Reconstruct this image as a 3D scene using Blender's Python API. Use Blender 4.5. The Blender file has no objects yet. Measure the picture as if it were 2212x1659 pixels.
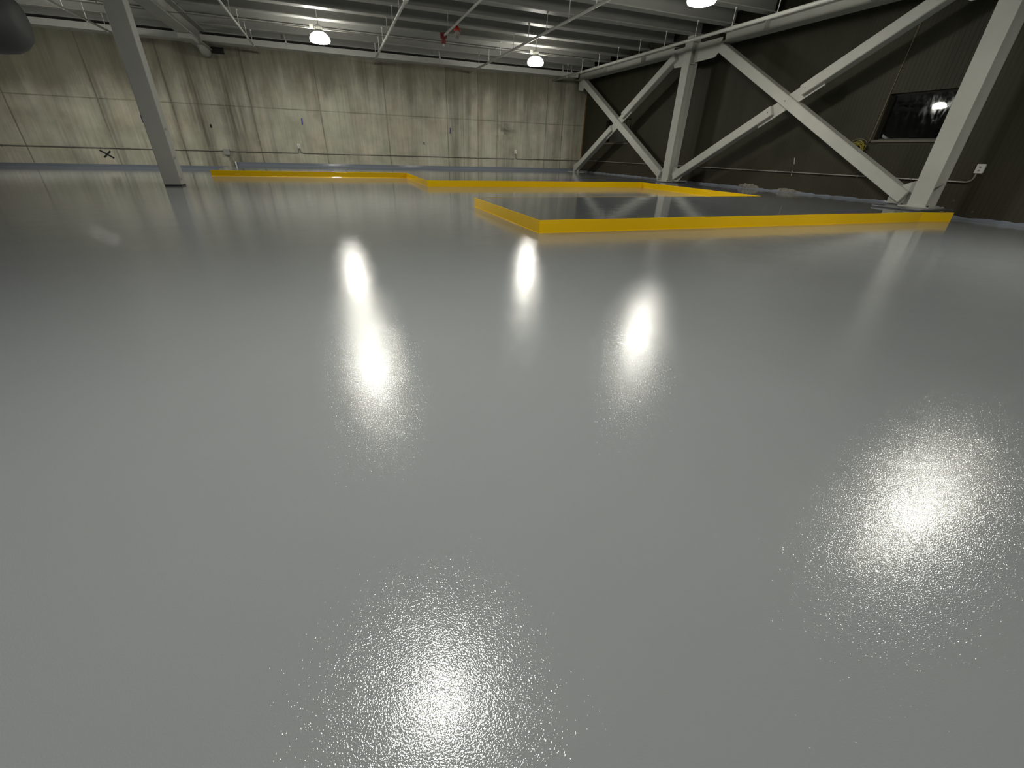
import bpy, bmesh, math, random
from mathutils import Vector, Matrix
random.seed(7)
SC = bpy.context.scene
COL = SC.collection

# ------------------------------------------------------------------ camera
R = [[0.9352388340728016, -0.3528544194795945, 0.02867197056124723],
     [-0.14795888136400345, -0.46316941596883165, -0.873831941243054],
     [0.32161544220957333, 0.8129992932129829, -0.48538196975941617]]
cd = bpy.data.cameras.new('camera'); cam = bpy.data.objects.new('camera', cd); COL.objects.link(cam)
cd.sensor_width = 36.0; cd.lens = 903.5/2212*36.0; cd.clip_start = 0.02; cd.clip_end = 200
mw = Matrix.Identity(4)
for i in range(3):
    mw[i][0] = R[0][i]; mw[i][1] = -R[1][i]; mw[i][2] = -R[2][i]
mw[2][3] = 1.0
cam.matrix_world = mw
SC.camera = cam

# ------------------------------------------------------------------ world, exposure
W = bpy.data.worlds.new('world'); SC.world = W; W.use_nodes = True
W.node_tree.nodes['Background'].inputs[0].default_value = (0.02, 0.022, 0.025, 1)
W.node_tree.nodes['Background'].inputs[1].default_value = 0.15
SC.view_settings.view_transform = 'Standard'; SC.view_settings.look = 'None'
SC.view_settings.gamma = 1; SC.view_settings.use_curve_mapping = False
SC.view_settings.exposure = 0.0
LAMP = 170.0           # emission strength of the lamp's open underside
LAMP_SIDE = 52.0       # of its translucent side
LAMP_COL = (1.0, 0.975, 0.86)
try:
    SC.cycles.use_denoising = True
    SC.cycles.max_bounces = 8; SC.cycles.diffuse_bounces = 5; SC.cycles.glossy_bounces = 4
    SC.cycles.sample_clamp_indirect = 6.0; SC.cycles.caustics_reflective = False; SC.cycles.caustics_refractive = False
except Exception: pass

# ------------------------------------------------------------------ node helpers
def nt(name):
    m = bpy.data.materials.new(name); m.use_nodes = True
    t = m.node_tree; b = t.nodes['Principled BSDF']
    return m, t, b
def lk(t, a, b): t.links.new(a, b)
def math_n(t, op, a, b=None, c=None, clamp=False):
    n = t.nodes.new('ShaderNodeMath'); n.operation = op; n.use_clamp = clamp
    for i, v in enumerate((a, b, c)):
        if v is None: continue
        if isinstance(v, (int, float)): n.inputs[i].default_value = v
        else: lk(t, v, n.inputs[i])
    return n.outputs[0]
def pos(t):
    return t.nodes.new('ShaderNodeNewGeometry').outputs['Position']
def sepxyz(t, v):
    n = t.nodes.new('ShaderNodeSeparateXYZ'); lk(t, v, n.inputs[0]); return n.outputs
def scaled(t, v, s):
    n = t.nodes.new('ShaderNodeVectorMath'); n.operation = 'MULTIPLY'; lk(t, v, n.inputs[0]); n.inputs[1].default_value = s
    return n.outputs[0]
def noise(t, v, scale, detail=3, rough=0.5, dist=0.0):
    n = t.nodes.new('ShaderNodeTexNoise'); lk(t, v, n.inputs['Vector'])
    n.inputs['Scale'].default_value = scale; n.inputs['Detail'].default_value = detail
    n.inputs['Roughness'].default_value = rough; n.inputs['Distortion'].default_value = dist
    return n.outputs[0]
def ramp(t, f, stops):
    n = t.nodes.new('ShaderNodeValToRGB'); lk(t, f, n.inputs[0])
    e = n.color_ramp.elements
    while len(e) < len(stops): e.new(0.5)
    for i, (p, c) in enumerate(stops):
        e[i].position = p; e[i].color = (c if len(c) == 4 else (*c, 1))
    return n.outputs[0]
def mapr(t, f, a, b, c, d):
    n = t.nodes.new('ShaderNodeMapRange'); lk(t, f, n.inputs[0])
    for i, v in enumerate((a, b, c, d)): n.inputs[1+i].default_value = v
    return n.outputs[0]
def mixc(t, f, a, b, mode='MIX'):
    n = t.nodes.new('ShaderNodeMix'); n.data_type = 'RGBA'; n.blend_type = mode
    if isinstance(f, (int, float)): n.inputs[0].default_value = f
    else: lk(t, f, n.inputs[0])
    for s, v in ((6, a), (7, b)):
        if isinstance(v, tuple): n.inputs[s].default_value = (*v, 1) if len(v) == 3 else v
        else: lk(t, v, n.inputs[s])
    return n.outputs[2]
def bump(t, b, h, strength, distance, prev=None):
    n = t.nodes.new('ShaderNodeBump'); n.inputs['Strength'].default_value = strength
    n.inputs['Distance'].default_value = distance; lk(t, h, n.inputs['Height'])
    if prev is not None: lk(t, prev, n.inputs['Normal'])
    if b is not None: lk(t, n.outputs[0], b.inputs['Normal'])
    return n.outputs[0]

def simple(name, col, rough=0.5, metal=0.0, var=0.08, vscale=3.0, spec=0.5, bumpd=0.0):
    m, t, b = nt(name)
    p = pos(t); f = noise(t, p, vscale, 4)
    c0 = tuple(max(0, x*(1-var)) for x in col); c1 = tuple(x*(1+var) for x in col)
    lk(t, ramp(t, f, [(0.3, c0), (0.7, c1)]), b.inputs['Base Color'])
    b.inputs['Roughness'].default_value = rough; b.inputs['Metallic'].default_value = metal
    b.inputs['Specular IOR Level'].default_value = spec
    if bumpd: bump(t, b, noise(t, p, 60, 3), 1.0, bumpd)
    return m

def epoxy_mat(name, col, var=0.03, peel=1.0):
    m, t, b = nt(name)
    p = pos(t)
    f = noise(t, p, 0.6, 5)
    c0 = tuple(x*(1-var) for x in col); c1 = tuple(x*(1+var) for x in col)
    lk(t, ramp(t, f, [(0.3, c0), (0.7, c1)]), b.inputs['Base Color'])
    # broad roller passes: streaks of slightly different sheen
    st = noise(t, scaled(t, p, (0.22, 1.1, 1.0)), 1.6, 4, 0.6, 0.8)
    lk(t, mapr(t, st, 0.3, 0.75, 0.025, 0.085), b.inputs['Roughness'])
    b.inputs['Specular IOR Level'].default_value = 0.5
    b.inputs['IOR'].default_value = 1.44
    big = noise(t, p, 2.2, 2)
    n1 = bump(t, None, big, 0.6, 0.0038*peel)
    mid = noise(t, p, 14.0, 2)
    n2 = bump(t, None, mid, 0.5, 0.0006*peel, n1)
    fine = mapr(t, noise(t, p, 260.0, 1.0, 0.5, 0.4), 0.33, 0.80, 0.0, 1.0)
    # the roller texture is coarser over the near floor and levels out towards the far side
    x, y, z = sepxyz(t, p)
    lvl = mapr(t, math_n(t, 'ADD', math_n(t, 'ADD', math_n(t, 'MULTIPLY', x, 0.5), y), math_n(t, 'MULTIPLY', math_n(t, 'SUBTRACT', st, 0.5), 3.0)), 2.4, 8.5, 1.0, 0.20)
    bump(t, b, math_n(t, 'MULTIPLY', fine, lvl), 1.0, 0.00025*peel, n2)
    return m

def concrete_wall_mat():
    m, t, b = nt('board_formed_concrete')
    p = pos(t); x, y, z = sepxyz(t, p)
    mott = noise(t, p, 1.3, 6, 0.6)
    base = ramp(t, mott, [(0.25, (0.37, 0.355, 0.28)), (0.5, (0.52, 0.50, 0.405)), (0.75, (0.64, 0.615, 0.51))])
    # fine vertical run marks
    st = noise(t, scaled(t, p, (7.0, 1.0, 0.35)), 1.6, 6, 0.65)
    base = mixc(t, mapr(t, st, 0.3, 0.65, 0.35, 1.0), mixc(t, 0.5, base, (0.17, 0.16, 0.11)), base)
    # dirty runs from the wall top, with the shade up there painted in
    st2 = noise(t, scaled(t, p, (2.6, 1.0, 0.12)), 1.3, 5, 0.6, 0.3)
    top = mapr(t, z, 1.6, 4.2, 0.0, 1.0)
    dirt_shade = math_n(t, 'MULTIPLY', mapr(t, st2, 0.42, 0.66, 0.0, 1.0), top)
    base = mixc(t, math_n(t, 'MULTIPLY', dirt_shade, 0.62), base, (0.085, 0.08, 0.055))
    # individual stains: (x, half width, strength)
    acc = None
    wob = math_n(t, 'MULTIPLY', math_n(t, 'SUBTRACT', noise(t, scaled(t, p, (1, 1, 0.5)), 1.5, 3), 0.5), 0.22)
    xw = math_n(t, 'ADD', x, wob)
    for xi, hw, s in ((-4.60, 0.42, 0.92), (-3.55, 0.50, 0.97), (-3.2, 0.3, 0.7), (-5.45, 0.2, 0.5), (-7.6, 0.35, 0.5), (-2.75, 0.2, 0.55), (-2.2, 0.15, 0.35), (-8.9, 0.5, 0.3), (1.1, 0.3, 0.25), (3.6, 0.5, 0.22),
                      (5.65, 0.42, 0.62), (6.25, 0.2, 0.5), (6.9, 0.2, 0.4), (8.2, 1.0, 0.45), (9.3, 0.3, 0.4), (11.0, 0.3, 0.45), (11.9, 0.5, 0.5), (-6.7, 0.2, 0.25), (0.5, 0.1, 0.2), (9.95, 0.18, 0.25)):
        d = math_n(t, 'ABSOLUTE', math_n(t, 'SUBTRACT', xw, xi))
        v = math_n(t, 'MULTIPLY', mapr(t, d, 0.0, hw, 1.0, 0.0), s)
        acc = v if acc is None else math_n(t, 'MAXIMUM', acc, v)
    acc = math_n(t, 'MULTIPLY', acc, mapr(t, st, 0.3, 0.6, 1.0, 0.55))
    base = mixc(t, acc, base, (0.07, 0.066, 0.045))
    # grime and painted-in shade along the top, deeper on the left, ragged lower edge
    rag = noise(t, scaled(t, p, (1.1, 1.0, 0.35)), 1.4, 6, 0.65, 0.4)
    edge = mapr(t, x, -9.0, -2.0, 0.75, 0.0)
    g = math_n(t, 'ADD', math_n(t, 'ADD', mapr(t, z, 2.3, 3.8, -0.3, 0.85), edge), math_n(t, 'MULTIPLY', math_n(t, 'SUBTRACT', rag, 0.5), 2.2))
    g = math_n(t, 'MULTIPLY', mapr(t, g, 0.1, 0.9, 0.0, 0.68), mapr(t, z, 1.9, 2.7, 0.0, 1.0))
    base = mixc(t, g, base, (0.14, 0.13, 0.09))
    # faint pink and green casts between pours
    cast = noise(t, p, 0.8, 3)
    base = mixc(t, 1.0, base, ramp(t, cast, [(0.34, (0.965, 1.0, 0.965)), (0.5, (1, 1, 1)), (0.66, (1.03, 0.98, 0.96))]), 'MULTIPLY')
    # a wash patch
    pd = noise(t, scaled(t, p, (1.0, 1, 1.4)), 2.2, 5, 0.7)
    pm = math_n(t, 'MULTIPLY', mapr(t, math_n(t, 'ABSOLUTE', math_n(t, 'SUBTRACT', x, 8.15)), 0.0, 0.8, 1, 0), mapr(t, math_n(t, 'ABSOLUTE', math_n(t, 'SUBTRACT', z, 1.9)), 0.0, 0.45, 1, 0))
    base = mixc(t, math_n(t, 'MULTIPLY', pm, mapr(t, pd, 0.42, 0.6, 0, 1.0)), base, (0.10, 0.095, 0.07))
    # formwork joints
    jn = None
    xj = math_n(t, 'ADD', x, math_n(t, 'MULTIPLY', wob, 0.12))
    for xi in (-14.2, -12.0, -10.34, -7.72, -5.45, -2.75, -0.18, 2.53, 5.27, 6.03, 6.76, 7.72, 10.33, 11.25):
        d = math_n(t, 'ABSOLUTE', math_n(t, 'SUBTRACT', xj, xi))
        v = mapr(t, d, 0.0, 0.035, 1.0, 0.0)
        jn = v if jn is None else math_n(t, 'MAXIMUM', jn, v)
    d = math_n(t, 'ABSOLUTE', math_n(t, 'SUBTRACT', z, 2.27))
    jn = math_n(t, 'MAXIMUM', jn, mapr(t, d, 0.0, 0.028, 0.9, 0.0))
    base = mixc(t, math_n(t, 'MULTIPLY', jn, mapr(t, noise(t, p, 0.9, 3), 0.35, 0.65, 0.3, 0.75)), base, (0.075, 0.07, 0.048))
    lk(t, base, b.inputs['Base Color'])
    b.inputs['Roughness'].default_value = 0.85
    h = math_n(t, 'SUBTRACT', math_n(t, 'MULTIPLY', noise(t, p, 12, 5), 0.3), jn)
    bump(t, b, h, 0.5, 0.02)
    return m

def siding_mat():
    m, t, b = nt('dark_ribbed_siding')
    p = pos(t); x, y, z = sepxyz(t, p)
    ph = math_n(t, 'FRACT', math_n(t, 'DIVIDE', y, 0.09))
    rib = mapr(t, math_n(t, 'ABSOLUTE', math_n(t, 'SUBTRACT', ph, 0.5)), 0.40, 0.47, 0.0, 1.0)
    f = noise(t, scaled(t, p, (1, 1.5, 0.5)), 1.1, 5, 0.6)
    base = ramp(t, f, [(0.3, (0.026, 0.0255, 0.015)), (0.7, (0.041, 0.039, 0.023))])
    base = mixc(t, math_n(t, 'MULTIPLY', rib, 0.40), base, (0.014, 0.012, 0.008))
    lo = mapr(t, z, 0.2, 1.4, 0.4, 0.0)
    base = mixc(t, lo, base, (0.052, 0.040, 0.026))
    lk(t, base, b.inputs['Base Color']); b.inputs['Roughness'].default_value = 0.6
    b.inputs['Specular IOR Level'].default_value = 0.3
    bump(t, b, math_n(t, 'MULTIPLY', rib, -1.0), 0.5, 0.006)
    return m

M = {}
M['floor'] = epoxy_mat('grey_epoxy_floor', (0.234, 0.249, 0.259))
M['pad'] = epoxy_mat('grey_epoxy_pad', (0.14, 0.15, 0.16), 0.04, 0.8)
M['yellow'] = epoxy_mat('yellow_edge_paint', (0.80, 0.49, 0.004), 0.04, 1.0)
M['cove'] = epoxy_mat('grey_cove_paint', (0.20, 0.22, 0.26), 0.05, 1.5)
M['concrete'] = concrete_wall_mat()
M['siding'] = siding_mat()
M['steel'] = simple('pale_grey_steel_paint', (0.46, 0.46, 0.42), 0.5, 0, 0.05, 2.0, 0.4)
M['joist'] = simple('grey_ceiling_steel_paint', (0.33, 0.33, 0.31), 0.5, 0, 0.07, 1.2, 0.4)
M['deck'] = simple('grey_deck_paint', (0.26, 0.26, 0.25), 0.7, 0, 0.08, 1.0, 0.3)
M['pipe'] = simple('white_pipe_paint', (0.58, 0.58, 0.54), 0.4, 0, 0.04, 4)
M['zinc'] = simple('weathered_conduit_zinc', (0.27, 0.26, 0.23), 0.45, 0.35, 0.12, 9)
M['white'] = simple('white_plastic', (0.78, 0.78, 0.74), 0.4, 0, 0.03, 20)
M['grey_box'] = simple('grey_junction_box', (0.30, 0.30, 0.28), 0.5, 0, 0.05, 9)
M['dark'] = simple('black_rubber', (0.015, 0.015, 0.016), 0.6, 0, 0.1, 9)
M['plinth'] = simple('dark_grout_paint', (0.085, 0.09, 0.10), 0.28, 0, 0.15, 5)
M['bolt'] = simple('dark_bolt_steel', (0.05, 0.05, 0.045), 0.5, 0.4, 0.1, 20)
M['housing'] = simple('lamp_housing_metal', (0.42, 0.42, 0.38), 0.4, 0.2, 0.05, 9)
M['duct'] = simple('dark_duct_sheet', (0.075, 0.078, 0.078), 0.6, 0.0, 0.15, 1.5)
M['red'] = simple('red_device_plastic', (0.50, 0.035, 0.02), 0.4, 0, 0.05, 20)
M['darkred'] = simple('dark_red_fitting', (0.18, 0.008, 0.008), 0.4, 0, 0.05, 20)
M['blue'] = simple('blue_marking', (0.05, 0.06, 0.30), 0.7, 0, 0.2, 20)
M['black'] = simple('black_marking', (0.008, 0.008, 0.008), 0.7, 0, 0.1, 20)
M['rust'] = simple('orange_raw_timber', (0.20, 0.115, 0.035), 0.8, 0, 0.35, 6)
M['frame'] = simple('brown_window_frame', (0.022, 0.02, 0.014), 0.5, 0, 0.1, 6)
M['sill'] = simple('brown_sill', (0.12, 0.105, 0.08), 0.5, 0, 0.1, 6)
M['cable'] = simple('yellow_cable_jacket', (0.33, 0.27, 0.03), 0.45, 0, 0.15, 30)
M['string'] = simple('pale_drop_cord', (0.26, 0.22, 0.13), 0.6, 0, 0.1, 30)
M['mortar'] = simple('cement_smear', (0.20, 0.19, 0.165), 0.9, 0, 0.35, 14, 0.3, 0.01)
M['smear'] = simple('thin_cement_wipe', (0.10, 0.095, 0.08), 0.9, 0, 0.6, 9)
M['void'] = simple('dark_backing_board', (0.012, 0.012, 0.012), 0.9, 0, 0.1, 2)
M['plainwall'] = simple('plain_concrete', (0.22, 0.215, 0.18), 0.85, 0, 0.2, 0.8)
M['curb_light'] = simple('mullion_grey', (0.30, 0.29, 0.26), 0.5, 0, 0.1, 6)

def glass_mat():
    m, t, b = nt('dark_window_glass')
    p = pos(t)
    b.inputs['Base Color'].default_value = (0.85, 0.92, 0.95, 1)
    b.inputs['Transmission Weight'].default_value = 1.0; b.inputs['IOR'].default_value = 1.52
    lk(t, mapr(t, noise(t, scaled(t, p, (1, 4, 1.5)), 3.0, 5, 0.7), 0.45, 0.75, 0.012, 0.12), b.inputs['Roughness'])
    return m
M['glass'] = glass_mat()
def clear_mat():
    m, t, b = nt('clear_beacon_lens')
    b.inputs['Base Color'].default_value = (0.75, 0.75, 0.72, 1)
    b.inputs['Transmission Weight'].default_value = 0.7; b.inputs['Roughness'].default_value = 0.25
    return m
M['clear'] = clear_mat()
def lamp_mat(nm, strength):
    m, t, b = nt(nm)
    b.inputs['Base Color'].default_value = (0.9, 0.9, 0.85, 1)
    x = pos(t)
    em = noise(t, x, 30, 1)
    lk(t, mixc(t, mapr(t, em, 0.3, 0.7, 0, 1), (*LAMP_COL,), (1.0, 0.985, 0.90)), b.inputs['Emission Color'])
    b.inputs['Emission Strength'].default_value = strength
    b.inputs['Roughness'].default_value = 0.3
    return m
M['lamp'] = lamp_mat('glowing_lamp_lens', LAMP)
M['lamp_side'] = lamp_mat('glowing_lamp_refractor', LAMP_SIDE)

# ------------------------------------------------------------------ mesh helpers
def link(name, bm, mat, parent=None, smooth=False):
    bmesh.ops.recalc_face_normals(bm, faces=bm.faces[:])
    me = bpy.data.meshes.new(name); bm.to_mesh(me); bm.free()
    me.materials.append(M[mat] if isinstance(mat, str) else mat)
    if smooth:
        for p in me.polygons: p.use_smooth = True
    o = bpy.data.objects.new(name, me); COL.objects.link(o)
    if parent is not None:
        o.parent = parent
        # meshes are written in world coordinates; a part cancels its thing's offset, a sub-part needs none
        o.location = -parent.location if parent.parent is None else (0, 0, 0)
    return o
def tag(o, label, cat, group=None):
    o['label'] = label; o['category'] = cat
    if group: o['group'] = group
    return o
def struct(name, bm, mat, smooth=False):
    o = link(name, bm, mat, None, smooth); o['kind'] = 'structure'; return o
def thing(name, loc, label, cat, group=None):
    o = bpy.data.objects.new(name, None); COL.objects.link(o); o.location = loc
    o.empty_display_size = 0.2
    return tag(o, label, cat, group)
def part(name, bm, mat, parent, smooth=False, label=None):
    o = link(name, bm, mat, parent, smooth)
    if label: o['label'] = label
    return o
def box(bm, x0, x1, y0, y1, z0, z1, bev=0.0):
    vs = [bm.verts.new((x, y, z)) for x in (x0, x1) for y in (y0, y1) for z in (z0, z1)]
    fs = [(0, 1, 3, 2), (4, 6, 7, 5), (0, 4, 5, 1), (2, 3, 7, 6), (0, 2, 6, 4), (1, 5, 7, 3)]
    fl = [bm.faces.new([vs[i] for i in f]) for f in fs]
    if bev:
        es = list({e for f in fl for e in f.edges})
        bmesh.ops.bevel(bm, geom=es, offset=bev, segments=2, affect='EDGES', profile=0.5)
    return bm
def B(*a, **k): return box(bmesh.new(), *a, **k)
def tube(bm, pts, r, n=10, cap=True):
    pts = [Vector(p) for p in pts]; rings = []
    up = Vector((0, 0, 1))
    for i, p in enumerate(pts):
        d = (pts[min(i+1, len(pts)-1)] - pts[max(i-1, 0)]).normalized()
        a = up if abs(d.z) < 0.9 else Vector((1, 0, 0))
        s = d.cross(a).normalized(); u = s.cross(d).normalized()
        rr = r if isinstance(r, (int, float)) else r[i]
        rings.append([bm.verts.new(p + s*rr*math.cos(2*math.pi*k/n) + u*rr*math.sin(2*math.pi*k/n)) for k in range(n)])
    for a, b_ in zip(rings, rings[1:]):
        for k in range(n): bm.faces.new((a[k], a[(k+1) % n], b_[(k+1) % n], b_[k]))
    if cap: bm.faces.new(rings[0][::-1]); bm.faces.new(rings[-1])
    return bm
def lathe(bm, c, prof, n=24):
    rings = []
    for r, z in prof:
        if r < 1e-5: rings.append([bm.verts.new((c[0], c[1], c[2]+z))])
        else: rings.append([bm.verts.new((c[0]+r*math.cos(2*math.pi*k/n), c[1]+r*math.sin(2*math.pi*k/n), c[2]+z)) for k in range(n)])
    for a, b_ in zip(rings, rings[1:]):
        for k in range(n):
            k2 = (k+1) % n
            if len(a) == 1 and len(b_) == 1: continue
            if len(a) == 1: bm.faces.new((a[0], b_[k], b_[k2]))
            elif len(b_) == 1: bm.faces.new((a[k], a[k2], b_[0]))
            else: bm.faces.new((a[k], a[k2], b_[k2], b_[k]))
    return bm
def prism(bm, poly, z0, z1, axis='z'):
    """poly of 2-D points, extruded along an axis; x: (y,z), y: (x,z), z: (x,y)"""
    def P(a, b_, h): return {'z': (a, b_, h), 'x': (h, a, b_), 'y': (a, h, b_)}[axis]
    lo = [bm.verts.new(P(a, b_, z0)) for a, b_ in poly]; hi = [bm.verts.new(P(a, b_, z1)) for a, b_ in poly]
    n = len(poly)
    bm.faces.new(lo[::-1]); bm.faces.new(hi)
    for i in range(n): bm.faces.new((lo[i], lo[(i+1) % n], hi[(i+1) % n], hi[i]))
    return bm
def ibeam_poly(c, zb, w, h, tf=0.02, tw=0.012):
    zt = zb + h; a = w/2; q = tw/2
    return [(c-a, zb), (c+a, zb), (c+a, zb+tf), (c+q, zb+tf), (c+q, zt-tf), (c+a, zt-tf), (c+a, zt), (c-a, zt), (c-a, zt-tf), (c-q, zt-tf), (c-q, zb+tf), (c-a, zb+tf)]
def arc(c, r, a0, a1, n, f):
    return [f(c, r, a0+(a1-a0)*i/n) for i in range(n+1)]

T = 0.171          # height of the raised pad
XW, YW = 12.5, 22.6
XL, YF_ = -19.5, -12.0
ZD = 5.02          # underside of the deck

# ------------------------------------------------------------------ structure
bm = bmesh.new(); box(bm, XL, XW, YF_, YW, -0.2, 0.0); struct('floor', bm, 'floor')
bm = bmesh.new(); box(bm, XL, XW+0.3, YF_, YW+0.6, ZD, ZD+0.15); struct('ceiling', bm, 'deck')
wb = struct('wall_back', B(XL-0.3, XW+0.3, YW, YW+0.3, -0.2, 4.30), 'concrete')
struct('trim_1', B(XL-0.3, XW+0.3, YW+0.35, YW+0.5, 4.30, ZD), 'void')
struct('wall_left', B(XL-0.3, XL, YF_, YW, -0.2, ZD), 'plainwall')
struct('wall_front', B(XL-0.3, XW+0.3, YF_-0.3, YF_, -0.2, ZD), 'plainwall')
# right wall with two window openings (y0, y1, z0, z1)
WIN = [(6.15, 8.0, 1.50, 2.44), (18.45, 20.45, 1.50, 2.42)]
bm = bmesh.new(); t = 0.22
ys = [YF_, WIN[0][0], WIN[0][1], WIN[1][0], WIN[1][1], YW]
for i in range(5):
    if i in (1, 3):
        w_ = WIN[0] if i == 1 else WIN[1]
        box(bm, XW, XW+t, ys[i], ys[i+1], -0.2, w_[2]); box(bm, XW, XW+t, ys[i], ys[i+1], w_[3], ZD)
    else: box(bm, XW, XW+t, ys[i], ys[i+1], -0.2, ZD)
wr = struct('wall_right', bm, 'siding')
for k, (y0, y1, z0, z1) in enumerate(WIN):
    bm = bmesh.new(); fr = 0.035; xa, xb = XW+0.11, XW+0.17
    box(bm, xa, xb, y0, y0+fr, z0, z1); box(bm, xa, xb, y1-fr, y1, z0, z1)
    box(bm, xa, xb, y0+fr, y1-fr, z0, z0+fr); box(bm, xa, xb, y0+fr, y1-fr, z1-fr, z1)
    wn = struct('window_%d' % (k+1), bm, 'frame')
    part('window_pane', B(XW+0.135, XW+0.145, y0+fr, y1-fr, z0+fr, z1-fr), 'glass', wn)
    part('window_sill', B(XW-0.03, XW+0.11, y0-0.03, y1+0.03, z0-0.05, z0+0.004, bev=0.004), 'sill', wn)
    part('backing_board', B(XW+0.5, XW+0.52, y0-1, y1+1, z0-0.8, z1+0.8), 'void', wn)
    if k == 1:
        bm = bmesh.new()
        for yy in (18.78, 18.98): box(bm, XW+0.12, XW+0.134, yy, yy+0.025, z0+fr, z1-fr)
        box(bm, XW+0.118, XW+0.134, y0+fr, 19.5, 1.98, 2.01)
        part('glazing_bar', bm, 'curb_light', wn)
# painted cove along the back wall (steps up where the pad begins)
bm = bmesh.new()
prism(bm, [(YW, 0.0), (YW-0.055, 0.0), (YW-0.02, 0.035), (YW-0.012, 0.13), (YW, 0.13)], XL, -3.86, 'x')
struct('baseboard_left', bm, 'cove')
bm = bmesh.new()
prism(bm, [(YW, T), (YW-0.055, T), (YW-0.02, T+0.035), (YW-0.012, T+0.125), (YW, T+0.125)], -3.85, XW, 'x')
struct('baseboard_back', bm, 'cove')
# rough cove at the foot of the right wall (wavy top edge)
def wavy(bm, y0, y1, zb, top, depth, seed):
    rnd = random.Random(seed); n = int((y1-y0)/0.12)
    pr = []
    for i in range(n+1):
        y = y0+(y1-y0)*i/n; h = top*(0.55+0.6*rnd.random())
        pr.append([bm.verts.new(v) for v in ((XW-depth, y, zb), (XW-depth*0.4, y, zb+h*0.45), (XW-0.006, y, zb+h), (XW, y, zb+h), (XW, y, zb))])
    for a, b_ in zip(pr, pr[1:]):
        for k in range(5): bm.faces.new((a[k], a[(k+1) % 5], b_[(k+1) % 5], b_[k]))
    bm.faces.new(pr[0]); bm.faces.new(pr[-1][::-1])
    return bm
struct('baseboard_right', wavy(bmesh.new(), 5.98, YW-0.06, T, 0.05, 0.05, 3), 'cove')
struct('trim_3', wavy(bmesh.new(), YF_, 5.93, 0.0, 0.06, 0.06, 4), 'cove')
# raw timber strip at the corner
struct('trim_2', B(XW-0.05, XW-0.004, YW-0.05, YW-0.004, 0.75, 3.55), 'rust')

# marks on the back wall
def mark(poly, mat, name, label):
    o = part(name, prism(bmesh.new(), poly, YW-0.006, YW+0.002, 'y'), mat, wb, label=label); return o
def stroke(x0, z0, x1, z1, w):
    d = Vector((x1-x0, z1-z0)).normalized(); n = Vector((-d.y, d.x))*w/2
    return [(x0+n.x, z0+n.y), (x1+n.x, z1+n.y), (x1-n.x, z1-n.y), (x0-n.x, z0-n.y)]
bm = bmesh.new()
prism(bm, stroke(-8.24, 0.60, -7.88, 0.34, 0.055), YW-0.006, YW+0.002, 'y')
prism(bm, stroke(-7.92, 0.58, -8.18, 0.36, 0.055), YW-0.007, YW+0.001, 'y')
part('painted_cross', bm, 'black', wb, label='black X painted low on the concrete')
for (x, z) in ((-0.98, 1.86), (5.38, 1.78)):
    mark(stroke(x, z-0.12, x+0.02, z+0.12, 0.05), 'blue', 'blue_mark', 'small upright blue crayon dash')
for (x, z, w) in ((-4.35, 1.55, 0.07), (4.12, 1.22, 0.05)):
    mark([(x-w/2, z-0.06), (x+w/2, z-0.06), (x+w/2, z+0.06), (x-w/2, z+0.06)], 'black', 'tie_hole', 'small black hole in the concrete')
# cement on the siding, scratches
def blob(cy, cz, ry, rz, seed):
    x0 = XW-(0.022 if cy > 9 else -0.012)
    rnd = random.Random(seed); n = 22; bm = bmesh.new()
    ring = [(cy+ry*math.cos(a)*(0.75+0.4*rnd.random()), cz+rz*max(-0.35, math.sin(a))*(0.75+0.45*rnd.random())) for a in [2*math.pi*i/n for i in range(n)]]
    c = bm.verts.new((x0-0.015, cy, cz)); r1 = [bm.verts.new((x0+0.004*rnd.random(), cy+(a-cy)*0.7, cz+(b_-cz)*0.7)) for a, b_ in ring]
    r2 = [bm.verts.new((XW+0.003, a, b_)) for a, b_ in ring]
    for i in range(n):
        j = (i+1) % n
        bm.faces.new((c, r1[i], r1[j])); bm.faces.new((r1[i], r2[i], r2[j], r1[j]))
    bm.faces.new(r2[::-1])
    return bm
for cy, cz, ry, rz, sd in ((11.3, 0.20, 0.42, 0.14, 5), (9.9, 0.19, 0.5, 0.09, 6), (5.85, 0.34, 0.20, 0.24, 8), (5.45, 0.16, 0.14, 0.20, 9), (4.9, 0.06, 0.22, 0.05, 10)):
    part('cement_patch', blob(cy, cz, ry, rz, sd), 'mortar' if cy > 9 or cy == 4.9 else 'smear', wr, label='rough grey cement smear')
for a, b_, c, d in ((9.98, 1.08, 9.93, 0.92), (9.92, 0.74, 9.90, 0.62), (14.1, 0.72, 14.0, 0.62)):
    part('scratch', prism(bmesh.new(), stroke(a, b_, c, d, 0.012), XW-0.004, XW+0.002, 'x'), 'white', wr, label='short pale scratch')

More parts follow.
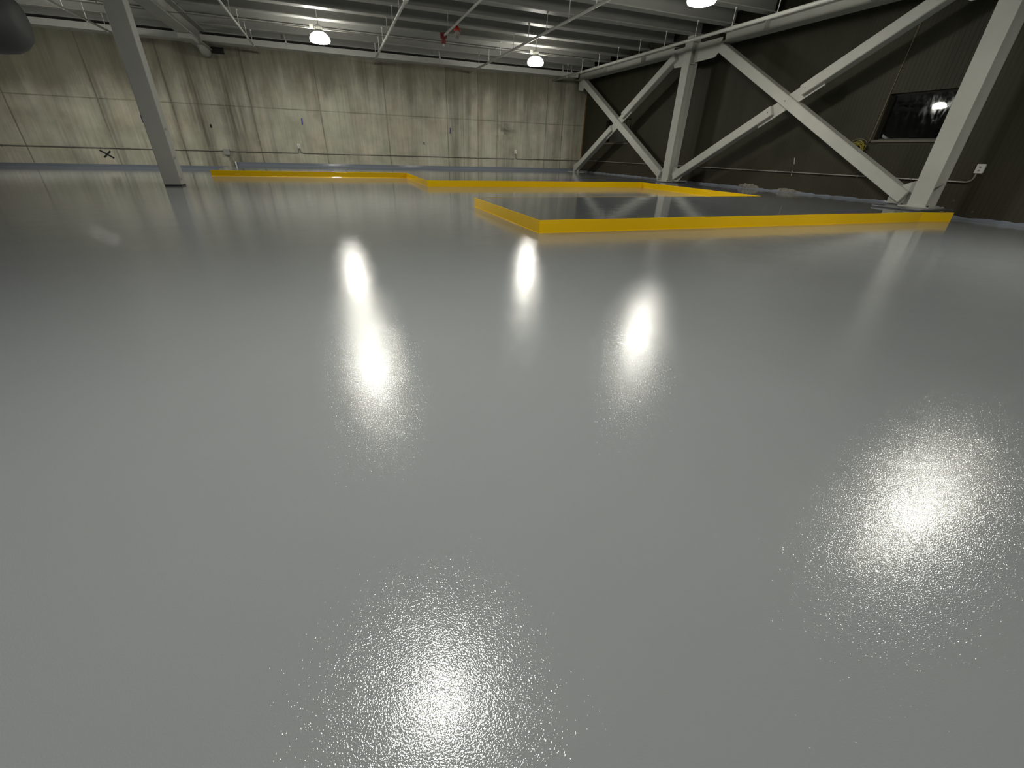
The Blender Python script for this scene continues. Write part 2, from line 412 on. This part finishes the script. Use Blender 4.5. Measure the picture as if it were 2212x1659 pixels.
# ------------------------------------------------------------------ raised pad
pad = thing('concrete_platform', (6.0, 14.0, 0.0), 'low grey raised concrete platform with bright yellow painted edge, stepping around the back right corner', 'platform')
PG = [(-3.87, YW-0.001), (-3.87, 18.18), (2.57, 18.18), (2.57, 14.0), (10.32, 14.0), (10.32, 8.85), (2.56, 8.85), (2.58, 5.68), (10.93, 5.52), (11.62, 5.34), (11.75, 5.95), (XW-0.001, 5.95), (XW-0.001, YW-0.001)]
bm = prism(bmesh.new(), PG, 0.0, T)
part('slab', bm, 'pad', pad)
for i in range(1, 10):     # yellow face on every exposed side
    (ax, ay), (bx_, by) = PG[i], PG[i+1]
    d = Vector((bx_-ax, by-ay)).normalized(); n = Vector((-d.y, d.x))*-1
    cx, cy = (ax+bx_)/2, (ay+by)/2
    o1 = n*0.006
    bm = bmesh.new()
    e = 0.004
    rows = int(max(2, (Vector((bx_-ax, by-ay))).length/0.25)); rnd = random.Random(i)
    prev = None
    for k in range(rows+1):
        f = k/rows; px, py = ax+(bx_-ax)*f, ay+(by-ay)*f
        zt = T+0.003+(0.004*(rnd.random()-0.5)); foot = 0.012+0.006*rnd.random()
        cur = [bm.verts.new(v) for v in ((px+n.x*foot, py+n.y*foot, 0.0008), (px+o1.x, py+o1.y, 0.008), (px+o1.x, py+o1.y, zt-0.004), (px+o1.x*0.3, py+o1.y*0.3, zt), (px-n.x*0.004, py-n.y*0.004, zt), (px-n.x*0.004, py-n.y*0.004, 0.0008))]
        if prev:
            for q in range(6): bm.faces.new((prev[q], prev[(q+1) % 6], cur[(q+1) % 6], cur[q]))
        else: first = cur
        prev = cur
    bm.faces.new(first); bm.faces.new(prev[::-1])
    part('yellow_edge', bm, 'yellow', pad)
part('column_plinth', B(11.0, 12.15, 5.60, 6.55, T, T+0.035, bev=0.008), 'plinth', pad, label='dark glossy grout plinth')
part('column_plinth', B(11.2, 12.2, 13.9, 14.9, T, T+0.02, bev=0.006), 'plinth', pad, label='thin dark grout pad')

# ------------------------------------------------------------------ columns
def wcolumn(name, x0, y0, d, zb, zt, label, plate=True):
    """wide flange column, flanges facing -x and +x"""
    c = thing(name, (x0+d/2, y0+d/2, zb), label, 'column', 'steel columns')
    bm = bmesh.new(); tf = 0.035
    prism(bm, [(x0, y0), (x0+tf, y0), (x0+tf, y0+d/2-0.012), (x0+d-tf, y0+d/2-0.012), (x0+d-tf, y0), (x0+d, y0), (x0+d, y0+d),
               (x0+d-tf, y0+d), (x0+d-tf, y0+d/2+0.012), (x0+tf, y0+d/2+0.012), (x0+tf, y0+d), (x0, y0+d)], zb+0.02, zt)
    part('shaft', bm, 'steel', c)
    part('base_plate', B(x0-0.10, x0+d+0.10, y0-0.12, y0+d+0.12, zb, zb+0.02), 'steel', c)
    bm = bmesh.new()
    for sx in (x0-0.06, x0+d+0.06):
        for sy in (y0-0.07, y0+d+0.07): lathe(bm, (sx, sy, zb+0.02), [(0, 0.03), (0.018, 0.03), (0.018, 0)], 8)
    part('anchor_bolt', bm, 'bolt', c)
    return c
cm = wcolumn('steel_column', 11.6, 14.22, 0.35, T+0.02, 4.34, 'pale grey steel column in the middle of the X bracing on the right wall')
cr = wcolumn('steel_column', 11.6, 5.86, 0.35, T+0.035, 4.34, 'broad pale grey steel column nearest the camera, at the yellow platform corner on the right')
# added plate in place of the shadow triangle near the column's foot
part('stiffener_or_added_plate', prism(bmesh.new(), [(11.64, 0.62), (11.91, 0.70), (11.91, 0.66), (11.64, 0.58)], 5.88, 6.02, 'y'), 'steel', cr)
cl = thing('steel_column', (-3.82, 14.0, 0), 'grey square column standing alone on the open floor at the left', 'column', 'steel columns')
part('shaft', B(-4.01, -3.64, 13.8, 14.17, 0.035, 3.98, bev=0.012), 'joist', cl)
part('base_joint', B(-4.005, -3.645, 13.805, 14.165, 0.0, 0.035), 'dark', cl, label='black strip at the column foot')
bm = bmesh.new(); box(bm, -4.2, -3.45, 13.65, 14.32, 3.98, 4.0)
part('cap_plate', bm, 'joist', cl)
part('switch_box', B(-4.045, -4.01, 13.88, 13.95, 1.35, 1.50), 'blue', cl, label='small blue tag on the column side')
for z_ in (0.16, 0.62, 1.22):
    part('clip', B(-3.64, -3.60, 13.83, 13.87, z_, z_+0.035), 'joist', cl)

# ------------------------------------------------------------------ beams
def ibeam_y(name, xc, zb, w, h, y0, y1, label, cat, mat='steel', group=None, stiff=()):
    c = thing(name, (xc, (y0+y1)/2, zb), label, cat, group)
    part('beam_section', prism(bmesh.new(), ibeam_poly(xc, zb, w, h, 0.028, 0.016), y0, y1, 'y'), mat, c)
    for s in stiff:
        bm = bmesh.new(); box(bm, xc-w/2+0.01, xc-0.009, s, s+0.015, zb+0.028, zb+h-0.028); box(bm, xc+0.009, xc+w/2-0.01, s, s+0.015, zb+0.028, zb+h-0.028)
        part('stiffener_or_added_plate', bm, mat, c)
    return c
# the photo shows the frame beam in two lengths that meet over the gusset of the middle column
b1 = ibeam_y('steel_beam', 11.775, 4.09, 0.38, 0.27, 15.34, YW-0.4, 'pale grey steel beam over the farther X brace, running to the back wall', 'beam', group='beams along the right wall', stiff=(17.0, 19.7))
b2 = ibeam_y('steel_beam', 11.775, 4.09, 0.38, 0.27, 6.4, 12.97, 'pale grey steel beam over the nearer X brace, leaving the top of the picture', 'beam', group='beams along the right wall', stiff=(11.4, 8.6))
g1 = ibeam_y('ceiling_girder', -3.82, 4.0, 0.42, 0.5, 13.6, YW-0.1, 'grey steel girder running from the left column to the back wall', 'beam', 'joist')
bm = bmesh.new()
tube(bm, [(-3.82, 21.6, 4.02), (-3.82, 22.3, 3.93), (-3.82, 22.58, 3.90)], [0.10, 0.17, 0.15], 14)
part('bearing_end', bm, 'joist', g1, True)
part('bearing_pocket', B(-3.66, -3.25, YW-0.02, YW+0.004, 3.92, 4.12), 'void', g1, label='black gap beside the girder end')
part('web_brace', B(-4.02, -3.62, 19.6, 20.4, 3.86, 4.0, bev=0.02), 'joist', g1)

# spandrel channel along the back wall with the dark slot above it
sp = thing('ledger_channel', (0, 22.05, 4.2), 'long bright pale steel ledger running along the top of the concrete back wall', 'beam')
bm = bmesh.new()
prism(bm, [(22.0, 4.19), (22.6, 4.19), (22.6, 4.21), (22.02, 4.21), (22.02, 4.36), (22.12, 4.36), (22.12, 4.375), (22.0, 4.375)], XL, 11.60, 'x')
part('channel', bm, 'pipe', sp)
bm = bmesh.new()
prism(bm, [(22.05, 4.46), (22.50, 4.46), (22.50, 4.49), (22.30, 4.49), (22.30, 5.0), (22.28, 5.0), (22.28, 4.49), (22.05, 4.49)], XL, 11.9, 'x')
part('upper_beam', bm, 'joist', sp)
for x_ in (-8.75, -1.0, 4.9, 10.75, 11.2):
    bm = bmesh.new(); tube(bm, [(x_, 21.97, 4.30), (x_-0.03, 21.97, 4.62)], 0.014, 6)
    prism(bm, [(x_-0.05, 4.375), (x_+0.05, 4.375), (x_, 4.46)], 21.96, 22.0, 'y')
    part('hanger_tab', bm, 'pipe', sp)

# joists
JY = [21.08, 19.72, 18.36, 17.0, 15.64, 14.28] + [14.28-1.4*k for k in range(1, 11)]
ORD = ['first', 'second', 'third', 'fourth', 'fifth', 'sixth', 'seventh', 'eighth', 'ninth', 'tenth', 'eleventh', 'twelfth', 'thirteenth', 'fourteenth', 'fifteenth', 'sixteenth']
for i, y_ in enumerate(JY):
    for bay, (xa, xb) in (('main', (-3.80, 11.90)), ('left', (XL, -3.84))):
        if bay == 'left' and i > 8: continue
        j = thing('ceiling_joist', ((xa+xb)/2, y_, 4.5), ('long grey steel ceiling joist right of the left girder, %s out from the back wall' if bay == 'main' else 'grey steel ceiling joist left of the left girder, %s out from the back wall') % ORD[i], 'joist', 'steel ceiling joists')
        part('joist_section', prism(bmesh.new(), ibeam_poly(y_, 4.5, 0.30, 0.52, 0.022, 0.014), xa, xb, 'x'), 'joist', j)

# ------------------------------------------------------------------ X braces
XC = 11.775
def rod_box(p0, p1, w, bm=None, xoff=0.0):
    """square tube from p0 to p1, both (y, z), centred on the frame plane"""
    bm = bm or bmesh.new()
    a, b_ = Vector(p0), Vector(p1); d = (b_-a).normalized(); n = Vector((-d.y, d.x))*w/2
    prism(bm, [tuple(a+n), tuple(b_+n), tuple(b_-n), tuple(a-n)], XC-w/2+xoff, XC+w/2+xoff, 'x')
    bmesh.ops.bevel(bm, geom=bm.edges[:], offset=0.012, segments=2, affect='EDGES')
    return bm
def on_line(p0, p1, f): return (p0[0]+(p1[0]-p0[0])*f, p0[1]+(p1[1]-p0[1])*f)
def dots(pts, parent):
    for y_, z_ in pts:
        bm = bmesh.new(); tube(bm, [(XC-0.128, y_, z_), (XC-0.10, y_, z_)], 0.014, 8)
        part('bolt', bm, 'bolt', parent)
def brace(cont, split, cross_f, w, label):
    c = thing('x_brace', (XC, cont[0][0], T), label, 'brace', 'X braces on the right wall')
    part('diagonal_tube', rod_box(cont[0], cont[1], w), 'steel', c)
    a, b_ = split
    L = (Vector(b_)-Vector(a)).length; gap = 0.42/L; pl = 0.95/L
    part('diagonal_tube', rod_box(a, on_line(a, b_, cross_f-gap), w), 'steel', c)
    part('diagonal_tube', rod_box(on_line(a, b_, cross_f+gap), b_, w), 'steel', c)
    # slotted splice plate running past the crossing
    p0, p1 = Vector(on_line(a, b_, cross_f-pl)), Vector(on_line(a, b_, cross_f+pl))
    d = (p1-p0).normalized(); n = Vector((-d.y, d.x))
    if n.y < 0: n = -n
    dn = 0.19
    bm = prism(bmesh.new(), [tuple(p0+n*0.14), tuple(p1+n*0.14), tuple(p1-n*dn), tuple(p0-n*dn)], XC-0.015, XC+0.015, 'x')
    part('splice_plate', bm, 'steel', c)
    dots([on_line(a, b_, cross_f-gap-0.10/L), on_line(a, b_, cross_f+gap+0.12/L), on_line(a, b_, cross_f)], c)
    return c
def pt_cross(a, b_, c, d):
    A, B_, C_, D = map(Vector, (a, b_, c, d)); r = B_-A; s = D-C_
    return ((C_-A).x*s.y-(C_-A).y*s.x)/(r.x*s.y-r.y*s.x)
BW = 0.25
A0, A1 = (21.72, 0.30), (15.10, 4.06)          # far brace, split diagonal (foot to top)
B0, B1 = (21.78, 4.08), (14.80, 0.38)          # far brace, continuous
C0, C1 = (14.05, 0.36), (7.02, 4.02)           # near brace, split
D0, D1 = (13.05, 4.02), (6.38, 0.36)           # near brace, continuous
x1 = brace((B0, B1), (A0, A1), pt_cross(A0, A1, B0, B1), BW, 'pale grey steel X brace between the back corner and the middle column')
x2 = brace((D0, D1), (C0, C1), pt_cross(C0, C1, D0, D1), BW, 'larger pale grey steel X brace between the middle column and the near column')
# gusset plates
def plate(poly, parent, name='gusset_plate', th=0.014):
    return part(name, prism(bmesh.new(), poly, XC-th, XC+th, 'x'), 'steel', parent)
plate([(15.34, 4.27), (15.34, 4.0), (15.15, 3.74), (14.50, 3.72), (14.5, 4.27)], cm)
plate([(14.22, 4.27), (14.22, 3.77), (13.28, 3.79), (13.10, 3.92), (13.10, 4.27)], cm)
part('beam_seat', B(11.62, 11.93, 14.25, 14.54, 4.34, 4.5), 'steel', cm)
part('stiffener_or_added_plate', B(11.635, 11.915, 14.23, 14.38, 3.74, 3.765), 'steel', cm)
plate([(14.57, T+0.04), (15.05, T+0.04), (15.10, 0.36), (14.85, 0.55), (14.57, 0.72)], cm)
plate([(14.22, T+0.04), (13.82, T+0.04), (13.62, 0.42), (13.9, 0.62), (14.22, 0.70)], cm)
plate([(6.21, T+0.055), (6.72, T+0.055), (6.72, 0.42), (6.5, 0.62), (6.21, 0.74)], cr)
plate([(22.0, T), (21.45, T), (21.30, 0.5), (21.6, 0.62), (22.0, 0.5)], x1, 'foot_plate')
part('foot_plate', B(11.5, 12.05, 21.35, 22.05, T, T+0.02), 'steel', x1)
plate([(22.15, 4.06), (22.15, 3.72), (21.75, 3.65), (21.4, 4.06)], x1, 'corner_plate')
plate([(7.4, 4.06), (6.2, 4.06), (6.2, 3.75), (6.75, 3.75)], x2, 'corner_plate')

# ------------------------------------------------------------------ sprinkler pipes with hanger rods
def ceil_pipe(x, y0, y1, r, rods, label, end='wall', z=4.07):
    c = thing('ceiling_pipe', (x, (y0+y1)/2, z), label, 'pipe', 'white pipes hung under the joists')
    part('pipe_run', tube(bmesh.new(), [(x, y1, z), (x, y0, z)], r, 12), 'pipe', c, True)
    for q in rods:
        bm = bmesh.new(); tube(bm, [(x-0.01, q, z+r*0.8), (x+0.0, q, 4.5)], 0.011, 6)
        lathe(bm, (x, q, 4.485), [(0.0, -0.01), (0.03, -0.01), (0.03, 0.015)], 8)
        part('hanger_rod', bm, 'pipe', c)
        bm = bmesh.new(); tube(bm, [(x, q-0.02, z), (x, q+0.02, z)], r+0.008, 12)
        part('hanger_ring', bm, 'pipe', c)
    return c
RD = [y_+0.0 for y_ in JY]
for x_, r_, lab, last in ((-6.25, 0.032, 'thin grey ceiling pipe left of the left column', 8), (-2.05, 0.030, 'white ceiling pipe just right of the left column', 9),
                    (2.18, 0.036, 'white ceiling pipe with thick joint, between the two far lamps', 9), (6.37, 0.036, 'long white ceiling pipe crossing in front of the right-hand far lamp', 10),
                    (10.55, 0.045, 'white ceiling pipe running beside the beams of the right wall', 14)):
    c = ceil_pipe(x_, YW, JY[last]-0.3, r_, RD[:last+1], lab)
    if x_ == 2.18:
        bm = bmesh.new(); tube(bm, [(x_, 13.25, 4.07), (x_, 12.95, 4.07)], 0.06, 12); tube(bm, [(x_, 13.1, 4.07), (x_, 13.1, 4.2)], 0.035, 10)
        part('coupling', bm, 'pipe', c)
sp_ = thing('ceiling_pipe', (3.78, 12, 4.07), 'short white ceiling pipe ending in a dark red fitting, near mid ceiling', 'pipe', 'white pipes hung under the joists')
part('pipe_run', tube(bmesh.new(), [(3.78, 9.8, 4.07), (3.78, 16.2, 4.07)], 0.030, 12), 'pipe', sp_, True)
for q in (15.64, 12.88):
    part('hanger_rod', tube(bmesh.new(), [(3.78, q, 4.09), (3.78, q, 4.5)], 0.007, 6), 'pipe', sp_)
bm = B(3.66, 3.86, 16.17, 16.25, 4.0, 4.14, bev=0.01); box(bm, 3.70, 3.82, 16.19, 16.24, 3.86, 4.02)
part('end_fitting', bm, 'darkred', sp_)
part('sprinkler_head', lathe(bmesh.new(), (3.76, 16.2, 3.80), [(0, 0), (0.045, 0.0), (0.03, 0.06), (0, 0.06)], 10), 'pipe', sp_)
bc = thing('alarm_beacon', (4.40, 17.0, 4.5), 'small red and clear alarm beacon under a ceiling joist near mid ceiling', 'beacon')
part('beacon_cap', lathe(bmesh.new(), (4.40, 17.0, 4.37), [(0, 0.13), (0.05, 0.13), (0.06, 0.08), (0.10, 0.06), (0.12, 0.0), (0.0, 0.0)], 20), 'red', bc, True)
part('beacon_lens', lathe(bmesh.new(), (4.40, 17.0, 4.18), [(0, 0), (0.05, 0.0), (0.075, 0.03), (0.085, 0.10), (0.085, 0.19), (0, 0.19)], 20), 'clear', bc, True)

# lamp feed conduits
for y_, xa, xb, lab in ((18.24, -9.0, 9.3, 'thin grey conduit feeding the far row of lamps'), (10.02, -9.0, 9.3, 'thin grey conduit feeding the second row of lamps from the back wall')):
    c = thing('lamp_conduit', (0, y_, 4.235), lab, 'conduit', 'conduits feeding the lamps')
    part('conduit_run', tube(bmesh.new(), [(xa, y_, 4.235), (xb, y_, 4.235)], 0.011, 8), 'zinc', c)
    k = xa+0.4
    while k < xb:
        part('conduit_clip', B(k, k+0.02, y_-0.014, y_+0.014, 4.24, 4.28), 'zinc', c); k += 1.05

# ------------------------------------------------------------------ lamps
def make_lamp(x, y, label):
    c = thing('pendant_lamp', (x, y, 4.5), label, 'lamp', 'glowing high bay lamps')
    z = 3.86
    part('refractor_bowl', lathe(bmesh.new(), (0, 0, 0) if False else (x, y, z), [(0.28, 0.02), (0.302, 0.07), (0.30, 0.12), (0.27, 0.18), (0.21, 0.235), (0.13, 0.275)], 24), 'lamp_side', c, True)
    part('lamp_lens', lathe(bmesh.new(), (x, y, z), [(0, -0.01), (0.13, -0.006), (0.23, 0.004), (0.28, 0.02)], 24), 'lamp', c, True)
    part('collar', lathe(bmesh.new(), (x, y, z), [(0.135, 0.258), (0.155, 0.262), (0.155, 0.285), (0.10, 0.30)], 20), 'housing', c, True)
    part('ballast_housing', lathe(bmesh.new(), (x, y, z), [(0.0, 0.27), (0.105, 0.275), (0.115, 0.31), (0.11, 0.42), (0.07, 0.46), (0, 0.465)], 18), 'housing', c, True)
    part('hanger_hook', tube(bmesh.new(), [(x, y, z+0.46), (x, y, 5.01)], 0.012, 8), 'housing', c)
    part('junction_box', B(x-0.26, x-0.14, y-0.05, y+0.05, z+0.34, z+0.46, bev=0.008), 'housing', c)
    part('arm', B(x-0.15, x-0.10, y-0.015, y+0.015, z+0.38, z+0.41), 'housing', c)
    return c
first = make_lamp(0.19, 18.1, 'bright glowing pendant lamp hanging before the back wall, nearer the left column')
def copy_thing(src, loc, label):
    n = src.copy(); COL.objects.link(n); n.location = loc; n['label'] = label
    for ch in src.children:
        k = ch.copy(); COL.objects.link(k); k.parent = n
    return n
lamps = [(7.68, 18.1, 'bright glowing pendant lamp hanging before the back wall, nearer the right corner'),
         (7.95, 9.72, 'bright glowing pendant lamp cut by the top edge, nearest the X bracing'),
         (-7.5, 18.1, 'bright pendant lamp of the far row hidden beyond the dark duct at the left'),
         (0.2, 9.88, 'pendant lamp above the middle of the picture in the second row'),
         (0.2, 2.2, 'pendant lamp straight ahead over the near floor'),
         (7.8, 2.2, 'pendant lamp over the near floor by the right wall'),
         (0.2, -5.6, 'pendant lamp behind the viewer in the middle row'),
         (7.8, -5.6, 'pendant lamp behind the viewer by the right wall'),
         ]
for x_, y_, lab in lamps: copy_thing(first, (x_, y_, 4.54 if y_ == 9.72 else 4.5), lab)

# ------------------------------------------------------------------ conduits and boxes on the walls
def outlet(name, x, y, z, n, label, w=0.10, h=0.16, d=0.055):
    """n = 'y' on the back wall, 'x' on the right wall"""
    c = thing(name, (x, y, z), label, 'outlet', 'white outlet boxes on the walls')
    if n == 'y':
        part('box_body', B(x-w/2, x+w/2, y-d, y, z, z+h, bev=0.006), 'white', c)
        cp = part('cover_plate', B(x-w/2-0.008, x+w/2+0.008, y-d-0.006, y-d, z-0.006, z+h+0.006, bev=0.002), 'white', c)
        bm = bmesh.new()
        for zz in (z+0.045, z+0.105): box(bm, x-0.018, x+0.018, y-d-0.009, y-d-0.006, zz-0.014, zz+0.014)
        part('socket_face', bm, 'curb_light', cp)
    else:
        part('box_body', B(x-d, x, y-w/2, y+w/2, z, z+h, bev=0.006), 'white', c)
        cp = part('cover_plate', B(x-d-0.006, x-d, y-w/2-0.008, y+w/2+0.008, z-0.006, z+h+0.006, bev=0.002), 'white', c)
        bm = bmesh.new()
        for zz in (z+0.045, z+0.105): box(bm, x-d-0.009, x-d-0.006, y-0.018, y+0.018, zz-0.014, zz+0.014)
        part('socket_face', bm, 'curb_light', cp)
    return c
outlet('outlet_box', -1.27, YW, 0.87, 'y', 'small white outlet box on the left half of the concrete back wall')
outlet('outlet_box', 8.70, YW, 0.92, 'y', 'small white outlet box on the concrete back wall toward the right corner')
outlet('outlet_box', XW, 5.66, 0.89, 'x', 'small white outlet box on the dark wall at the far right', w=0.12, h=0.16)
Z0 = 0.69
def conduit_path(segs): return segs
c = thing('wall_conduit', (0, YW, Z0), 'long thin grey conduit running low along the concrete back wall', 'conduit', 'conduits on the walls')
yc = YW-0.035
def bend_up(x, side, ztop):
    """quarter bend from the horizontal run up into a box"""
    r = 0.11; pts = []
    for i in range(7):
        a = math.pi/2*i/6
        pts.append((x+side*(0.025+r-r*math.sin(a)), yc, Z0+r-r*math.cos(a)))
    pts.append((x+side*0.025, yc, ztop))
    return pts
segA = [(XL, yc, Z0), (-4.12, yc, Z0)]
part('conduit_run', tube(bmesh.new(), segA, 0.015, 8), 'zinc', c)
part('conduit_run', tube(bmesh.new(), [(-3.95, yc, Z0)] + bend_up(-1.27, -1, 0.875), 0.015, 8), 'zinc', c)
part('conduit_run', tube(bmesh.new(), [(8.70-3.0, yc, Z0)] + bend_up(8.70, -1, 0.925), 0.015, 8), 'zinc', c)
part('conduit_run', tube(bmesh.new(), bend_up(-1.27, 1, 0.875)[::-1] + [(5.75, yc, Z0)], 0.015, 8), 'zinc', c)
part('conduit_run', tube(bmesh.new(), bend_up(8.70, 1, 0.925)[::-1] + [(XW-0.09, yc, Z0)], 0.015, 8), 'zinc', c)
for k in (-13, -11, -9, -7, -5, -2.3, 1, 3, 5, 7.2, 10, 11.5):
    part('conduit_strap', B(k, k+0.03, yc-0.018, YW+0.002, Z0-0.022, Z0+0.022), 'zinc', c)
c = thing('wall_conduit', (XW, 14, 0.71), 'thin grey conduit running low along the dark right wall behind the braces', 'conduit', 'conduits on the walls')
xc = XW-0.035
pts = [(xc, YW-0.09, 0.70), (xc, 5.80, 0.71)] + [(xc, 5.80-0.11*math.sin(a), 0.71+0.11-0.11*math.cos(a)) for a in [math.pi/2*i/6 for i in range(1, 7)]] + [(xc, 5.685, 0.895)]
part('conduit_run', tube(bmesh.new(), pts, 0.016, 8), 'zinc', c)
for k in (21, 18.6, 16.2, 12.8, 10.4, 8, 6.8):
    part('conduit_strap', B(xc-0.019, XW+0.002, k, k+0.03, 0.71-0.022, 0.71+0.022), 'zinc', c)
jb = thing('junction_box', (-4.03, YW, 0.55), 'grey junction box low on the back wall where the yellow edged platform starts', 'box')
part('box_body', B(-4.14, -3.92, YW-0.12, YW, 0.55, 0.76, bev=0.008), 'grey_box', jb)
bm = bmesh.new(); tube(bm, [(-3.95, YW-0.05, 0.56), (-3.95, YW-0.05, 0.40), (-3.90, YW-0.07, 0.36), (-3.90, YW-0.075, 0.005)], 0.02, 8)
part('drop_conduit', bm, 'zinc', jb)
bm = bmesh.new(); tube(bm, [(-3.80, YW-0.09, T+0.003), (-3.80, YW-0.09, T+0.14)], 0.03, 8)
part('conduit_sleeve', bm, 'white', jb)

# ------------------------------------------------------------------ coil of yellow cable hanging by the window
cc = thing('cable_coil', (XW-0.06, 8.17, 1.50), 'tangled coil of yellow cable hanging beside the larger window', 'cable')
rnd = random.Random(11)
for k in range(11):
    bm = bmesh.new(); pts = []
    ry, rz = 0.10+0.09*rnd.random(), 0.09+0.09*rnd.random(); oy, oz = rnd.uniform(-0.04, 0.04), rnd.uniform(-0.04, 0.04)
    tl = rnd.uniform(-1.3, 1.3); ph = rnd.uniform(0, 6.28); xo = rnd.uniform(-0.05, 0.02)
    for i in range(29):
        a = 2*math.pi*i/28
        y_ = ry*math.cos(a)*(1+0.08*math.sin(3*a+ph)); z_ = rz*math.sin(a)*(1+0.08*math.cos(2*a+ph))
        pts.append((XW-0.07+xo+0.015*math.sin(2*a+ph), 8.26+oy+y_*math.cos(tl)-z_*math.sin(tl), 1.30+oz+y_*math.sin(tl)+z_*math.cos(tl)))
    part('cable_loop', tube(bm, pts, 0.0075, 6, cap=False), 'cable', cc, True)
pts = [(XW-0.05, 8.30+0.22*math.cos(a), 1.40+0.13*math.sin(a)) for a in [math.pi*1.15*i/14 for i in range(15)]]
part('loose_loop', tube(bmesh.new(), pts, 0.005, 6), 'string', cc, True)
dc = thing('drop_cord', (XW-0.03, 8.05, 1.45), 'thin pale cord hanging down the dark wall from the ceiling to the yellow coil', 'cord')
part('cord', tube(bmesh.new(), [(XW-0.05, 8.06, 1.46), (XW-0.02, 8.04, 2.0), (XW-0.02, 7.99, 3.0), (XW-0.03, 7.93, 3.9), (XW-0.05, 7.92, 4.9)], 0.006, 6), 'string', dc)
part('wall_hook', B(XW-0.07, XW, 8.05, 8.07, 1.45, 1.47), 'bolt', dc)

# ------------------------------------------------------------------ dark round duct at the upper left
du = thing('air_duct', (-7.5, 13.0, 3.0), 'large dark round duct at the top left corner, blocking the left lamp', 'duct')
bm = bmesh.new(); rr = 0.58; cy_, cz_ = 14.0, 3.05
prof = [(-12.0, rr), (-6.05, rr), (-5.85, rr*0.96), (-5.70, rr*0.85), (-5.58, rr*0.66), (-5.53, 0.4*rr)]
rings = []
for x_, r_ in prof: rings.append([bm.verts.new((x_, cy_+r_*math.cos(2*math.pi*k/36), cz_+r_*math.sin(2*math.pi*k/36))) for k in range(36)])
for a, b_ in zip(rings, rings[1:]):
    for k in range(36): bm.faces.new((a[k], a[(k+1) % 36], b_[(k+1) % 36], b_[k]))
bm.faces.new(rings[0][::-1]); bm.faces.new(rings[-1])
part('duct_shell', bm, 'duct', du, True)
for x_ in (-6.6, -9.0, -11.4):
    bm = bmesh.new(); ring = [(x_, cy_+(rr+0.012)*math.cos(2*math.pi*k/36), cz_+(rr+0.012)*math.sin(2*math.pi*k/36)) for k in range(37)]
    tube(bm, ring, 0.012, 6, cap=False)
    part('seam_band', bm, 'duct', du, True)
    part('hanger_rod', tube(bmesh.new(), [(x_, cy_+0.25, cz_+rr*0.85), (x_, 14.25, 4.5)], 0.008, 6), 'zinc', du)

bpy.context.view_layer.update()
